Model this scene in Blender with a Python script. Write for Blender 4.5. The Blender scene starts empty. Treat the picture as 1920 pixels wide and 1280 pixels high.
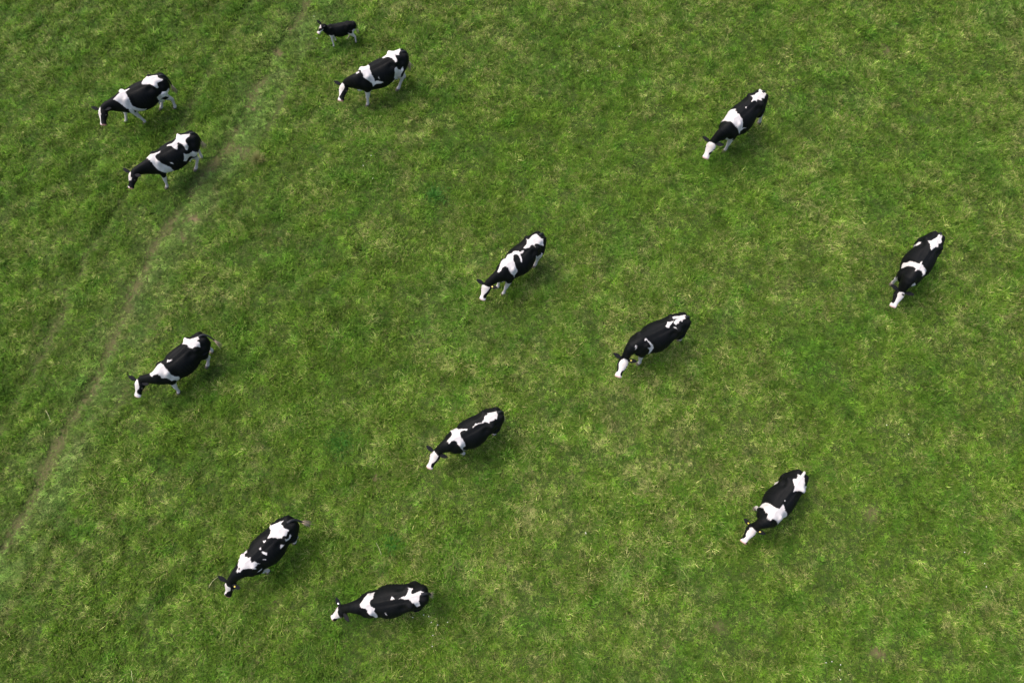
import bpy, bmesh, math, random
import numpy as np
from mathutils import Vector, Matrix, Euler

SC = bpy.context.scene
COL = SC.collection
R = math.radians

# ---------------------------------------------------------------- camera
cam_d = bpy.data.cameras.new('drone_camera')
cam_d.sensor_width = 36.0
cam_d.lens = 26.25
cam_d.clip_start = 0.1
cam_d.clip_end = 3000.0
cam = bpy.data.objects.new('drone_camera', cam_d)
cam.location = (0.0, 0.0, 20.3)
cam.rotation_euler = (R(20.0), 0.0, 0.0)
COL.objects.link(cam)
SC.camera = cam

# ---------------------------------------------------------------- sky, sun, exposure
world = bpy.data.worlds.new('World')
SC.world = world
world.use_nodes = True
wn = world.node_tree
wn.nodes.clear()
w_out = wn.nodes.new('ShaderNodeOutputWorld')
w_bg = wn.nodes.new('ShaderNodeBackground')
w_sky = wn.nodes.new('ShaderNodeTexSky')
w_sky.sky_type = 'NISHITA'
w_sky.sun_disc = False
w_sky.sun_elevation = R(60.0)
w_sky.sun_rotation = R(-59.0)
w_sky.air_density = 1.0
w_sky.dust_density = 6.0
w_bg.inputs['Strength'].default_value = 0.15
wn.links.new(w_sky.outputs['Color'], w_bg.inputs['Color'])
wn.links.new(w_bg.outputs['Background'], w_out.inputs['Surface'])

sun_d = bpy.data.lights.new('sun', 'SUN')
sun_d.energy = 1.05
sun_d.angle = R(40.0)
sun_d.color = (1.0, 0.955, 0.89)
sun = bpy.data.objects.new('sun', sun_d)
sun.location = (-20, 12, 50)
sun.rotation_euler = Vector((0.46, -0.28, -1.0)).to_track_quat('-Z', 'Y').to_euler()
COL.objects.link(sun)

SC.view_settings.view_transform = 'Standard'
SC.view_settings.look = 'None'
SC.view_settings.gamma = 1.0
SC.view_settings.use_curve_mapping = False
SC.view_settings.exposure = 1.09

# ---------------------------------------------------------------- small tools
def lattice(seed, n=256):
    return np.random.default_rng(seed).random((n, n))

def vnoise(x, y, seed):
    """smooth value noise in 0..1, one cell per unit"""
    g = lattice(seed)
    xi = np.floor(x).astype(int); yi = np.floor(y).astype(int)
    fx = x - xi; fy = y - yi
    fx = fx * fx * (3 - 2 * fx); fy = fy * fy * (3 - 2 * fy)
    x0, x1, y0, y1 = xi % 256, (xi + 1) % 256, yi % 256, (yi + 1) % 256
    return (g[x0, y0] * (1 - fx) + g[x1, y0] * fx) * (1 - fy) + (g[x0, y1] * (1 - fx) + g[x1, y1] * fx) * fy

def fbm(x, y, seed, octaves=4, gain=0.5):
    s = np.zeros_like(x, dtype=float); a = 1.0; tot = 0.0
    c, d = math.cos(0.6), math.sin(0.6)
    for k in range(octaves):
        s += a * vnoise(x, y, seed + 17 * k); tot += a
        x, y = (x * c - y * d) * 2.03 + 11.3, (x * d + y * c) * 2.03 + 5.7
        a *= gain
    return s / tot

def sstep(a, b, v):
    t = np.clip((v - a) / (b - a), 0, 1)
    return t * t * (3 - 2 * t)

def poly_dist(x, y, pts):
    """distance to a polyline, and the signed side"""
    best = np.full(np.shape(x), 1e9); side = np.zeros(np.shape(x))
    for (ax, ay), (bx, by) in zip(pts[:-1], pts[1:]):
        dx, dy = bx - ax, by - ay
        t = np.clip(((x - ax) * dx + (y - ay) * dy) / (dx * dx + dy * dy), 0, 1)
        ex, ey = x - ax - t * dx, y - ay - t * dy
        d = np.hypot(ex, ey)
        m = d < best
        best = np.where(m, d, best)
        side = np.where(m, np.sign(dx * ey - dy * ex), side)
    return best, side

def mesh_obj(name, verts, faces, mat=None, parent=None, smooth=True):
    me = bpy.data.meshes.new(name)
    me.from_pydata([tuple(v) for v in verts], [], [tuple(f) for f in faces])
    me.update()
    if smooth and len(me.polygons):
        me.polygons.foreach_set('use_smooth', [True] * len(me.polygons))
    o = bpy.data.objects.new(name, me)
    COL.objects.link(o)
    if mat: me.materials.append(mat)
    if parent is not None: o.parent = parent
    return o

def float_attr(me, name, values):
    a = me.attributes.new(name, 'FLOAT', 'POINT')
    a.data.foreach_set('value', np.asarray(values, dtype=np.float32))

def tag(o, label, cat, group=None):
    o['label'] = label; o['category'] = cat
    if group: o['group'] = group

class Nodes:
    """a thin helper over a material's node tree"""
    def __init__(self, name):
        self.m = bpy.data.materials.new(name)
        self.m.use_nodes = True
        self.t = self.m.node_tree
        self.t.nodes.clear()
        self.out = self.t.nodes.new('ShaderNodeOutputMaterial')
    def n(self, kind, **kw):
        nd = self.t.nodes.new(kind)
        for k, v in kw.items():
            setattr(nd, k, v)
        return nd
    def l(self, a, b): self.t.links.new(a, b)
    def val(self, sock, v):
        if hasattr(v, 'is_output'): self.l(v, sock)
        else: sock.default_value = v
    def mix(self, f, a, b):
        nd = self.n('ShaderNodeMix', data_type='RGBA')
        self.val(nd.inputs[0], f)
        for s, v in ((nd.inputs[6], a), (nd.inputs[7], b)):
            if isinstance(v, tuple): v = (*v[:3], 1.0)
            self.val(s, v)
        return nd.outputs[2]
    def attr(self, name, kind='GEOMETRY'):
        nd = self.n('ShaderNodeAttribute', attribute_name=name, attribute_type=kind)
        return nd
    def math(self, op, a, b=0.0):
        nd = self.n('ShaderNodeMath', operation=op)
        self.val(nd.inputs[0], a); self.val(nd.inputs[1], b)
        return nd.outputs[0]
    def remap(self, v, a, b, c=0.0, d=1.0):
        nd = self.n('ShaderNodeMapRange'); nd.clamp = True
        self.val(nd.inputs[0], v)
        for i, q in enumerate((a, b, c, d)): nd.inputs[1 + i].default_value = q
        return nd.outputs[0]
    def noise(self, scale, detail=3.0, rough=0.55, vec=None, out='Fac'):
        nd = self.n('ShaderNodeTexNoise')
        nd.inputs['Scale'].default_value = scale
        nd.inputs['Detail'].default_value = detail
        nd.inputs['Roughness'].default_value = rough
        if vec is not None: self.l(vec, nd.inputs['Vector'])
        return nd.outputs[out]
    def principled(self, color, rough=0.7, spec=0.3, bump=None, bump_d=0.01, sheen=0.0):
        p = self.n('ShaderNodeBsdfPrincipled')
        if isinstance(color, tuple): color = (*color[:3], 1.0)
        self.val(p.inputs['Base Color'], color)
        self.val(p.inputs['Roughness'], rough)
        p.inputs['Specular IOR Level'].default_value = spec
        if sheen:
            p.inputs['Sheen Weight'].default_value = sheen
            p.inputs['Sheen Roughness'].default_value = 0.4
        if bump is not None:
            b = self.n('ShaderNodeBump'); b.inputs['Distance'].default_value = bump_d
            b.inputs['Strength'].default_value = 0.6
            self.l(bump, b.inputs['Height']); self.l(b.outputs[0], p.inputs['Normal'])
        self.l(p.outputs[0], self.out.inputs['Surface'])
        return p
    def obj_vec(self):
        return self.n('ShaderNodeTexCoord').outputs['Object']

# ---------------------------------------------------------------- the meadow: relief, wheel track, worn spots
RUT = [(-5.6, 24.0), (-6.41, 21.44), (-7.23, 19.53), (-7.63, 18.6), (-7.95, 17.7), (-8.54, 15.75), (-9.05, 14.11),
       (-9.92, 12.4), (-10.62, 10.9), (-10.98, 9.9), (-11.3, 8.56), (-11.52, 7.49), (-11.87, 6.0), (-12.14, 5.37),
       (-12.42, 4.66), (-12.64, 3.88), (-12.86, 3.06), (-13.12, 2.28), (-13.46, 1.53), (-14.03, 0.41), (-15.2, -2.5)]
RUT2 = [(x - 1.75, y + 0.55) for x, y in RUT]
# bare or worn spots: x, y, radius, strength
SOIL = [(-7.96, 17.75, 0.24, 1.0), (-7.55, 18.75, 0.2, 0.6), (-9.79, 11.38, 0.28, 1.0), (-10.05, 10.75, 0.22, 0.6),
        (-8.14, 13.28, 0.17, 0.85), (-8.6, 13.75, 0.32, 0.45), (-8.54, 15.5, 0.2, 0.6), (-1.9, 6.05, 0.2, 0.6),
        (-3.7, 3.45, 0.12, 0.85), (5.3, -0.4, 0.22, 0.5), (9.2, -0.95, 0.2, 0.7), (3.9, -0.75, 0.18, 0.5),
        (0.3, 12.3, 0.45, 0.35), (8.1, 9.3, 0.3, 0.4), (12.6, 17.8, 0.3, 0.45), (-13.4, 8.9, 0.25, 0.5),
        (9.6, 2.55, 0.25, 0.5), (-6.0, 0.2, 0.22, 0.5), (12.4, 5.0, 0.25, 0.4), (-13.0, 17.2, 0.25, 0.35)]
# lusher, darker growth: x, y, radius, strength
LUSH = [(-2.41, 12.2, 0.75, 0.9), (-4.69, 4.35, 0.8, 0.9), (-3.16, 1.7, 0.42, 1.0), (3.44, 5.4, 0.7, 0.55),
        (14.3, 14.0, 1.3, 0.7), (8.76, 6.0, 0.5, 0.8), (11.2, 9.2, 0.5, 0.6), (-9.7, 13.7, 0.8, 0.5), (11.9, 6.9, 0.7, 0.6),
        (5.5, 12.6, 0.9, 0.6), (-15.5, 12.2, 0.9, 0.6), (-12.6, 10.9, 0.8, 0.5), (-0.5, 3.2, 0.8, 0.5), (0.9, 7.6, 0.5, 0.5)]

def height(x, y):
    h = 0.09 * (fbm(x / 2.6, y / 2.6, 3, 3) - 0.5) + 0.05 * (fbm(x / 0.55, y / 0.55, 9, 2) - 0.5)
    for p in (RUT, RUT2):
        d, _ = poly_dist(x, y, p)
        h = h - 0.05 * np.exp(-(d / 0.22) ** 2)
    return h

def meadow(x, y):
    """what grows at a place: dryness, lushness, wear, each 0..1"""
    # slightly combed pattern, as grass that lies over to the lower left
    c, s = math.cos(0.75), math.sin(0.75)
    u, v = (x * c + y * s), (-x * s + y * c)
    big = fbm(x / 4.5, y / 4.5, 21, 3)
    mid = fbm(u / 1.25, v / 0.8, 33, 3, 0.6)
    fine = fbm(u / 0.36, v / 0.22, 47, 3, 0.65)
    dry = 0.47 + 0.22 * (big - 0.5) + 0.16 * (mid - 0.5) + 0.40 * (fine - 0.5)
    lush = fbm(x / 1.5 + 40, y / 1.5, 61, 3, 0.6)
    lush = np.maximum(sstep(0.5, 0.85, lush) * 0.5, 0.55 * sstep(0.56, 0.78, fbm(u / 0.55 + 9, v / 0.38, 65, 3, 0.6)))
    d1, s1 = poly_dist(x, y, RUT)
    d2, _ = poly_dist(x, y, RUT2)
    wob = fbm(x / 0.7, y / 0.7, 77, 3)
    rut = np.maximum(np.exp(-(d1 / (0.13 + 0.15 * wob)) ** 2), 0.6 * np.exp(-(d2 / (0.07 + 0.14 * wob)) ** 2)) * sstep(0.1, 0.5, wob)
    rut = np.maximum(rut, 0.45 * np.where(s1 > 0, np.exp(-((d1 - 0.95) / (0.06 + 0.1 * wob)) ** 2), 0.0) * sstep(0.2, 0.6, wob))
    verge = np.where(s1 > 0, np.exp(-((d1 - 0.50) / 0.42) ** 2), 0.4 * np.exp(-((d1 - 0.45) / 0.35) ** 2))
    bare = np.zeros_like(dry)
    for sx, sy, r, k in SOIL:
        q = np.hypot((x - sx) * 0.9 + 0.3 * (y - sy), (y - sy)) / r + 1.5 * (fbm(x / 0.22, y / 0.22, 91, 3) - 0.5)
        bare = np.maximum(bare, k * 0.8 * (1 - sstep(0.2, 1.2, q)))
    for lx, ly, r, k in LUSH:
        q = np.hypot(x - lx, y - ly) / r + 1.6 * (fbm(x / 0.4, y / 0.4, 95, 3) - 0.5)
        g = 0.42 * k * (1 - sstep(0.1, 1.3, q))
        lush = np.maximum(lush, g); dry = dry - 0.1 * g
    return np.clip(dry + 0.03 * verge, 0, 1), np.clip(lush, 0, 1), np.clip(rut, 0, 1), np.clip(bare, 0, 1), np.clip(verge, 0, 1)

# ================================================================ GROUND
def axis(lo, hi, step, far):
    a = list(np.arange(lo, hi + 1e-6, step))
    d, p, q = step, a[0], a[-1]
    left, right = [], []
    while p > -far:
        d *= 1.6; p -= d; q += d; left.append(p); right.append(q)
    return np.array(left[::-1] + a + right)
gx = axis(-20.5, 20.5, 0.14, 900.0)
gy = axis(-5.0, 24.0, 0.14, 900.0)
GX, GY = np.meshgrid(gx, gy, indexing='ij')
inner = (1 - sstep(20, 26, np.abs(GX))) * (1 - sstep(14, 20, np.abs(GY - 9.5)))
GZ = height(GX, GY) * inner
nx, ny = len(gx), len(gy)
idx = np.arange(nx * ny).reshape(nx, ny)
gf = np.stack([idx[:-1, :-1], idx[1:, :-1], idx[1:, 1:], idx[:-1, 1:]], -1).reshape(-1, 4)
gv = np.stack([GX, GY, GZ], -1).reshape(-1, 3)
dry_g, lush_g, rut_g, bare_g, verge_g = [a.reshape(-1) for a in meadow(GX, GY)]

g = Nodes('meadow_soil_and_thatch')
pos = g.n('ShaderNodeNewGeometry').outputs['Position']
n1 = g.noise(9.0, 5, 0.65, pos); n2 = g.noise(55.0, 3, 0.6, pos); n3 = g.noise(1.1, 4, 0.6, pos)
thatch = g.mix(g.remap(n1, 0.35, 0.65), (0.018, 0.036, 0.007), (0.05, 0.068, 0.016))
thatch = g.mix(g.remap(n3, 0.4, 0.65, 0.0, 0.5), thatch, (0.03, 0.055, 0.010))
soil = g.mix(g.remap(n2, 0.35, 0.65), (0.12, 0.075, 0.045), (0.22, 0.155, 0.10))
soil = g.mix(g.remap(n1, 0.45, 0.7, 0.0, 0.6), soil, (0.10, 0.065, 0.038))
worn = g.math('MAXIMUM', g.attr('bare').outputs['Fac'], g.math('MULTIPLY', g.attr('rut').outputs['Fac'], 0.35))
g.principled(g.mix(worn, thatch, soil), 0.95, 0.1, n2, 0.02)
ground = mesh_obj('ground', gv, gf, g.m)
ground['kind'] = 'structure'
float_attr(ground.data, 'bare', bare_g)
float_attr(ground.data, 'rut', rut_g)

# ================================================================ COWS
# Every cow stands in its own frame: +X is forward, +Y its left, unit size = a cow 1.42 m at the hip.
# trunk stations: x, top, bottom, half width, height of the widest line
TRUNK = [(-0.885, 1.24, 1.02, 0.11, 1.13, 0.8), (-0.855, 1.31, 0.90, 0.180, 1.12, 0.75), (-0.78, 1.375, 0.80, 0.232, 1.08, 0.72),
         (-0.66, 1.405, 0.72, 0.268, 1.04, 0.72), (-0.54, 1.425, 0.67, 0.292, 1.02, 0.72), (-0.42, 1.43, 0.625, 0.312, 0.99, 0.74),
         (-0.27, 1.415, 0.575, 0.332, 0.94, 0.82), (-0.12, 1.395, 0.535, 0.368, 0.91, 0.92), (0.04, 1.385, 0.515, 0.385, 0.91, 0.96),
         (0.18, 1.38, 0.525, 0.370, 0.93, 0.98), (0.31, 1.385, 0.55, 0.328, 0.97, 1.02), (0.43, 1.40, 0.575, 0.298, 1.00, 1.06),
         (0.54, 1.415, 0.60, 0.280, 1.02, 1.10), (0.65, 1.395, 0.645, 0.252, 1.04, 1.08)]
# head stations along poll -> nose: fraction, half width, up, down
HEAD = [(0.0, 0.104, 0.095, 0.125), (0.10, 0.126, 0.105, 0.145), (0.22, 0.136, 0.105, 0.155), (0.36, 0.130, 0.09, 0.155),
        (0.50, 0.106, 0.078, 0.135), (0.64, 0.086, 0.068, 0.11), (0.76, 0.082, 0.064, 0.092), (0.86, 0.094, 0.068, 0.088),
        (0.94, 0.097, 0.064, 0.082), (1.0, 0.080, 0.050, 0.065)]

def unit(v):
    v = np.asarray(v, float); return v / max(np.linalg.norm(v), 1e-9)

def spine(c):
    """stations of the animal from tail to nose: centre, forward, left, up, half width, up radius, down radius"""
    calf = c.get('calf', False)
    st = []
    wide, deep = (0.80, 0.96) if calf else (c.get('wide', 1.0), 1.0)
    Z = np.array([0, 0, 1.0])
    for x, top, bot, hw, zc, box in TRUNK:
        bot = top - (top - bot) * deep; zc = top - (top - zc) * deep
        st.append(dict(c=np.array([x, 0, zc]), T=np.array([1.0, 0, 0]), L=np.array([0, 1.0, 0]), U=Z, hw=hw * wide, hu=top - zc, hd=zc - bot, box=box))
    P, M = np.array(c['p']), np.array(c['m'])
    hdir = unit(M - P)
    hL = unit(np.cross(Z, hdir)); hU = np.cross(hdir, hL)
    hs = 1.0 if calf else 1.0
    Pc = P - hU * 0.09 * hs
    Me = M - hU * 0.045 - hdir * 0.01
    N0 = np.array([0.66, 0, 1.10]) if not calf else np.array([0.66, 0, 1.16])
    d = np.linalg.norm(Pc - N0)
    m0 = np.array([1.0, 0, 0.0]) * d * 1.0
    m1 = unit(unit(Pc - N0) + 0.55 * hdir) * d * 1.0
    for s in (0.14, 0.3, 0.46, 0.62, 0.78, 0.92):
        h00, h10, h01, h11 = 2*s**3-3*s*s+1, s**3-2*s*s+s, -2*s**3+3*s*s, s**3-s*s
        cc = h00*N0 + h10*m0 + h01*Pc + h11*m1
        T = unit((6*s*s-6*s)*N0 + (3*s*s-4*s+1)*m0 + (-6*s*s+6*s)*Pc + (3*s*s-2*s)*m1)
        L = unit(np.cross(Z, T)); U = np.cross(T, L)
        k = 0.8 if calf else 1.0
        st.append(dict(c=cc, T=T, L=L, U=U, hw=np.interp(s, (0, .3, .6, 1), (0.225, 0.152, 0.115, 0.102))*k,
                       hu=np.interp(s, (0, .3, .6, 1), (0.285, 0.235, 0.175, 0.105))*k,
                       hd=np.interp(s, (0, .3, .6, 1), (0.42, 0.32, 0.22, 0.14))*k))
    for f, hw, hu, hd in HEAD:
        st.append(dict(c=Pc + (Me - Pc) * f, T=hdir, L=hL, U=hU, hw=hw*hs, hu=hu*hs, hd=hd*hs))
    return st

def loft(rings, caps=True):
    n = len(rings[0]); v = [p for r in rings for p in r]; f = []
    for i in range(len(rings) - 1):
        for j in range(n):
            a, b = i*n + j, i*n + (j+1) % n
            f.append((a, b, b + n, a + n))
    if caps:
        for i, order in ((0, -1), (len(rings) - 1, 1)):
            cidx = len(v); v.append(np.mean(rings[i], axis=0))
            for j in range(n):
                a, b = i*n + j, i*n + (j+1) % n
                f.append((a, b, cidx) if order > 0 else (b, a, cidx))
    return v, f

def ellipse_ring(s, n=36, top=1.0):
    r = []
    for k in range(n):
        a = 2*math.pi*k/n
        sn, cs = math.sin(a), math.cos(a)
        # the back is a soft ridge, the belly round
        b = s.get('box', 1.0)
        if cs > 0: y, z = s['hw']*math.copysign(abs(sn)**b, sn), s['hu']*abs(cs)**(1.08*b)
        else: y, z = s['hw']*math.copysign(abs(sn)**0.9, sn), -s['hd']*abs(cs)**0.95
        r.append(s['c'] + s['L']*y + s['U']*z)
    return r

def tube_rings(pts, rad, n=14, squash=None):
    """round rings along a polyline"""
    pts = [np.asarray(p, float) for p in pts]; out = []
    for i, p in enumerate(pts):
        t = unit(pts[min(i+1, len(pts)-1)] - pts[max(i-1, 0)])
        a = unit(np.cross(t, [0, 1, 0.01])); b = np.cross(t, a)
        ra = rad[i]; rb = ra if squash is None else ra*squash[i]
        out.append([p + a*ra*math.cos(2*math.pi*k/n) + b*rb*math.sin(2*math.pi*k/n) for k in range(n)])
    return out

def ball(c, r, nu=16, nv=10):
    rings = []
    for i in range(1, nv):
        th = math.pi*i/nv
        rings.append([np.asarray(c) + np.array([r[0]*math.sin(th)*math.cos(2*math.pi*k/nu), r[1]*math.sin(th)*math.sin(2*math.pi*k/nu), r[2]*math.cos(th)]) for k in range(nu)])
    return loft(rings)

def leg_path(front, side, foot, calf):
    fx, fy = foot
    w = 0.78 if calf else 1.0
    if front:
        base = [(0.50, 0.155*w, 0.98, 0.150), (0.53, 0.175*w, 0.80, 0.115), (0.545, 0.18*w, 0.64, 0.078), (0.55, 0.18*w, 0.48, 0.060), (0.555, 0.18*w, 0.42, 0.060),
                (0.55, 0.175*w, 0.34, 0.045), (0.55, 0.175*w, 0.20, 0.040), (0.55, 0.175*w, 0.12, 0.050), (0.575, 0.175*w, 0.065, 0.050)]
        ax, top = 0.565, 0.95
    else:
        base = [(-0.55, 0.165*w, 1.02, 0.180), (-0.53, 0.185*w, 0.84, 0.150), (-0.575, 0.19*w, 0.68, 0.105), (-0.65, 0.185*w, 0.55, 0.068), (-0.685, 0.18*w, 0.47, 0.060),
                (-0.68, 0.175*w, 0.38, 0.048), (-0.66, 0.172*w, 0.24, 0.042), (-0.645, 0.17*w, 0.12, 0.052), (-0.615, 0.17*w, 0.065, 0.053)]
        ax, top = -0.61, 0.98
    pts, rad = [], []
    for x, y, z, r in base:
        k = max(0.0, (top - z) / top)
        k = k ** 1.05
        pts.append((x + (fx - ax)*k, side*(y + (abs(fy) - 0.17*w)*k*1.05), z)); rad.append(r*(1.0 if calf else 1.0))
    return pts, rad

def densify(pts, rad, n=4):
    """smooth polyline through the joints"""
    P = np.array(pts); q = []; rr = []
    for i in range(len(P)-1):
        p0, p1, p2, p3 = P[max(i-1, 0)], P[i], P[i+1], P[min(i+2, len(P)-1)]
        for k in range(n):
            t = k/n
            q.append(0.5*((2*p1) + (-p0+p2)*t + (2*p0-5*p1+4*p2-p3)*t*t + (-p0+3*p1-3*p2+p3)*t**3))
            rr.append(rad[i]*(1-t)+rad[i+1]*t)
    q.append(P[-1]); rr.append(rad[-1])
    return q, rr

def body_coords(V, st):
    """where a point lies on the animal: t = metres along the spine from the tail head, phi = angle round from the back (left is +)"""
    C = np.array([s['c'] for s in st]); arc = np.concatenate([[0], np.cumsum(np.linalg.norm(np.diff(C, axis=0), axis=1))])
    n = 220; ta = np.linspace(0, arc[-1], n)
    def ip(key):
        A = np.array([np.atleast_1d(s[key]) for s in st], float)
        return np.stack([np.interp(ta, arc, A[:, k]) for k in range(A.shape[1])], -1)
    def soft(A, sig):
        k = np.arange(-60, 61); g_ = np.exp(-0.5*(k*(ta[1] - ta[0])/sig)**2); g_ /= g_.sum()
        lo, hi = A[:1] + (A[:1] - A[1:2])*np.arange(60, 0, -1)[:, None], A[-1:] + (A[-1:] - A[-2:-1])*np.arange(1, 61)[:, None]
        B = np.concatenate([lo, A, hi]) if A.shape[1] == 3 else np.concatenate([np.repeat(A[:1], 60, 0), A, np.repeat(A[-1:], 60, 0)])
        return np.stack([np.convolve(B[:, j], g_, 'valid') for j in range(A.shape[1])], -1)
    c, L = soft(ip('c'), 0.10), soft(ip('L'), 0.12)
    T = np.gradient(c, axis=0); T /= np.linalg.norm(T, axis=1)[:, None]
    L -= (L*T).sum(1)[:, None]*T; L /= np.linalg.norm(L, axis=1)[:, None]
    U = np.cross(T, L)
    hw, hu, hd = [soft(ip(k), 0.05)[:, 0] for k in ('hw', 'hu', 'hd')]
    t = np.empty(len(V)); phi = np.empty(len(V))
    for a in range(0, len(V), 4000):
        v = V[a:a+4000]
        d = v[:, None, :] - c[None]
        i = np.argmin((d**2).sum(-1), axis=1)
        dv = v - c[i]
        tt = (dv*T[i]).sum(-1); y = (dv*L[i]).sum(-1)/hw[i]; z = (dv*U[i]).sum(-1)
        z = np.where(z > 0, z/hu[i], z/hd[i])
        t[a:a+4000] = ta[i] + np.clip(tt, -0.15, 0.15)*((i == 0) | (i == n-1)); phi[a:a+4000] = np.arctan2(y, z)
    return t, phi, arc

PHI_M = 0.34   # metres per radian round the barrel, so coat outlines keep their shape

def signed_dist(t, phi, poly):
    """+ inside the outline, - outside, in metres on the coat"""
    X = np.array([p[0] for p in poly]); Y = np.array([p[1] for p in poly])*PHI_M
    y = phi*PHI_M
    ins = np.zeros(len(t), bool); best = np.full(len(t), 1e9)
    for i in range(len(X)):
        ax, ay, bx, by = X[i], Y[i], X[(i+1) % len(X)], Y[(i+1) % len(X)]
        cross = ((ay > y) != (by > y)) & (t < (bx-ax)*(y-ay)/((by-ay) if by != ay else 1e-9)+ax)
        ins ^= cross
        dx, dy = bx-ax, by-ay
        k = np.clip(((t-ax)*dx+(y-ay)*dy)/max(dx*dx+dy*dy, 1e-12), 0, 1)
        best = np.minimum(best, np.hypot(t-ax-k*dx, y-ay-k*dy))
    return np.where(ins, best, -best)

def coat_field(t, phi, patches):
    """white (+) over black (-)"""
    f = np.full(len(t), -0.5)
    for kind, poly in patches:
        s = np.max([signed_dist(t, phi + w, poly) for w in (-2*math.pi, 0, 2*math.pi)], axis=0)
        f = np.maximum(f, s) if kind == 'w' else np.minimum(f, -s)
    return f

def hide_material():
    h = Nodes('cow_hide')
    ov = h.obj_vec()
    ragged = h.math('MULTIPLY', h.math('SUBTRACT', h.noise(34.0, 4, 0.65, ov), 0.5), 0.055)
    coat = h.math('ADD', h.attr('coat').outputs['Fac'], ragged)
    white = h.remap(coat, -0.008, 0.008)
    fur = h.noise(70.0, 4, 0.6, ov); blot = h.noise(5.0, 3, 0.6, ov)
    wc = h.mix(h.remap(blot, 0.4, 0.7), (0.50, 0.475, 0.465), (0.42, 0.39, 0.375))
    wc = h.mix(h.math('MULTIPLY', h.attr('stain').outputs['Fac'], h.remap(blot, 0.35, 0.6, 0.35, 1.0)), wc, (0.28, 0.235, 0.18))
    bc = h.mix(h.remap(blot, 0.35, 0.65), (0.0013, 0.0020, 0.0026), (0.0035, 0.0037, 0.0038))
    col = h.mix(white, bc, wc)
    col = h.mix(h.attr('pink').outputs['Fac'], col, (0.48, 0.25, 0.20))
    h.principled(col, h.remap(fur, 0.3, 0.7, 0.55, 0.75), 0.11, fur, 0.004, sheen=0.0)
    return h.m
MAT_HIDE = hide_material()

def plain_material(name, ca, cb, scale, rough=0.7, spec=0.3):
    h = Nodes(name); n = h.noise(scale, 4, 0.6, h.obj_vec())
    h.principled(h.mix(h.remap(n, 0.35, 0.65), ca, cb), rough, spec, n, 0.004)
    return h.m
MAT_EAR = plain_material('black_ear_hair', (0.004, 0.0045, 0.006), (0.008, 0.0085, 0.010), 60, 0.8, 0.12)
MAT_HOOF = plain_material('hoof_horn', (0.055, 0.045, 0.035), (0.11, 0.09, 0.07), 40, 0.55)
MAT_EYE = plain_material('dark_eye', (0.006, 0.005, 0.005), (0.012, 0.01, 0.01), 30, 0.1, 0.5)
MAT_TAIL_B = plain_material('black_tail_hair', (0.008, 0.009, 0.011), (0.015, 0.015, 0.017), 60, 0.6)
MAT_TAIL_W = plain_material('tail_switch_hair', (0.34, 0.25, 0.15), (0.48, 0.38, 0.26), 45, 0.8)
MAT_TAIL_L = plain_material('white_tail_hair', (0.46, 0.43, 0.40), (0.56, 0.53, 0.5), 45, 0.8)
MAT_TAG = plain_material('yellow_ear_tag', (0.50, 0.40, 0.05), (0.58, 0.46, 0.08), 20, 0.45, 0.4)
MAT_TAG_W = plain_material('white_ear_tag', (0.7, 0.7, 0.66), (0.8, 0.8, 0.76), 20, 0.45, 0.4)

def cow_body_mesh(c, st):
    calf = c.get('calf', False)
    V, F = [], []
    def add(vf):
        b = len(V); V.extend(vf[0]); F.extend([tuple(i + b for i in f) for f in vf[1]])
    rings = [ellipse_ring(s) for s in st]
    nose = st[-1]
    add(loft(rings))
    w = 0.78 if calf else 1.0
    up = 0.0 if not calf else 0.03
    for s in (-1, 1):
        add(ball((-0.45, s*0.20*w, 1.272), (0.14, 0.086*w, 0.085)))         # hook bone
        add(ball((-0.785, s*0.115*w, 1.235), (0.10, 0.078*w, 0.09)))        # pin bone
        add(ball((-0.60, s*0.175*w, 1.05 + up), (0.19, 0.115*w, 0.27)))       # thigh
        add(ball((0.48, s*0.15*w, 1.06 + up), (0.17, 0.125*w, 0.28)))        # shoulder blade
        add(ball((0.61, s*0.15*w, 0.95 + up), (0.12, 0.10*w, 0.18)))       # point of shoulder
    if not calf:
        add(ball((-0.36, 0, 0.60), (0.20, 0.155, 0.14)))                      # udder
        for sx in (-0.44, -0.28):
            for s in (-1, 1):
                add(loft(tube_rings([(sx, s*0.075, 0.53), (sx, s*0.078, 0.47), (sx, s*0.08, 0.42)], (0.03, 0.026, 0.02), 8)))
    else:
        add(ball((-0.40, 0, 0.80), (0.12, 0.08, 0.06)))
    add(ball((0.70, 0, 0.80 + 1.2*up), (0.13, 0.10*w, 0.15)))                 # brisket
    # spine ridge from withers to tail
    zt = [(x, top) for x, top, *_ in TRUNK if -0.8 < x < 0.6]
    add(loft(tube_rings([(x, 0, z - 0.022) for x, z in zt], [0.034]*len(zt), 10)))
    legs = []
    for (front, side), foot in zip(((1, 1), (1, -1), (0, 1), (0, -1)), c['feet']):
        p, r = leg_path(front, side, foot, calf)
        q, rr = densify(p, r)
        add(loft(tube_rings(q, rr, 16)))
        legs.append((q, rr))
    me = bpy.data.meshes.new('body')
    me.from_pydata([tuple(v) for v in V], [], F); me.update()
    tmp = bpy.data.objects.new('body', me); COL.objects.link(tmp)
    md = tmp.modifiers.new('r', 'REMESH'); md.mode = 'VOXEL'; md.voxel_size = 0.0165; md.use_smooth_shade = True
    sm = tmp.modifiers.new('s', 'SMOOTH'); sm.factor = 0.5; sm.iterations = 6
    dg = bpy.context.evaluated_depsgraph_get()
    out = bpy.data.meshes.new_from_object(tmp.evaluated_get(dg))
    bpy.data.objects.remove(tmp); bpy.data.meshes.remove(me)
    out.name = 'body'
    return out, legs

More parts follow.
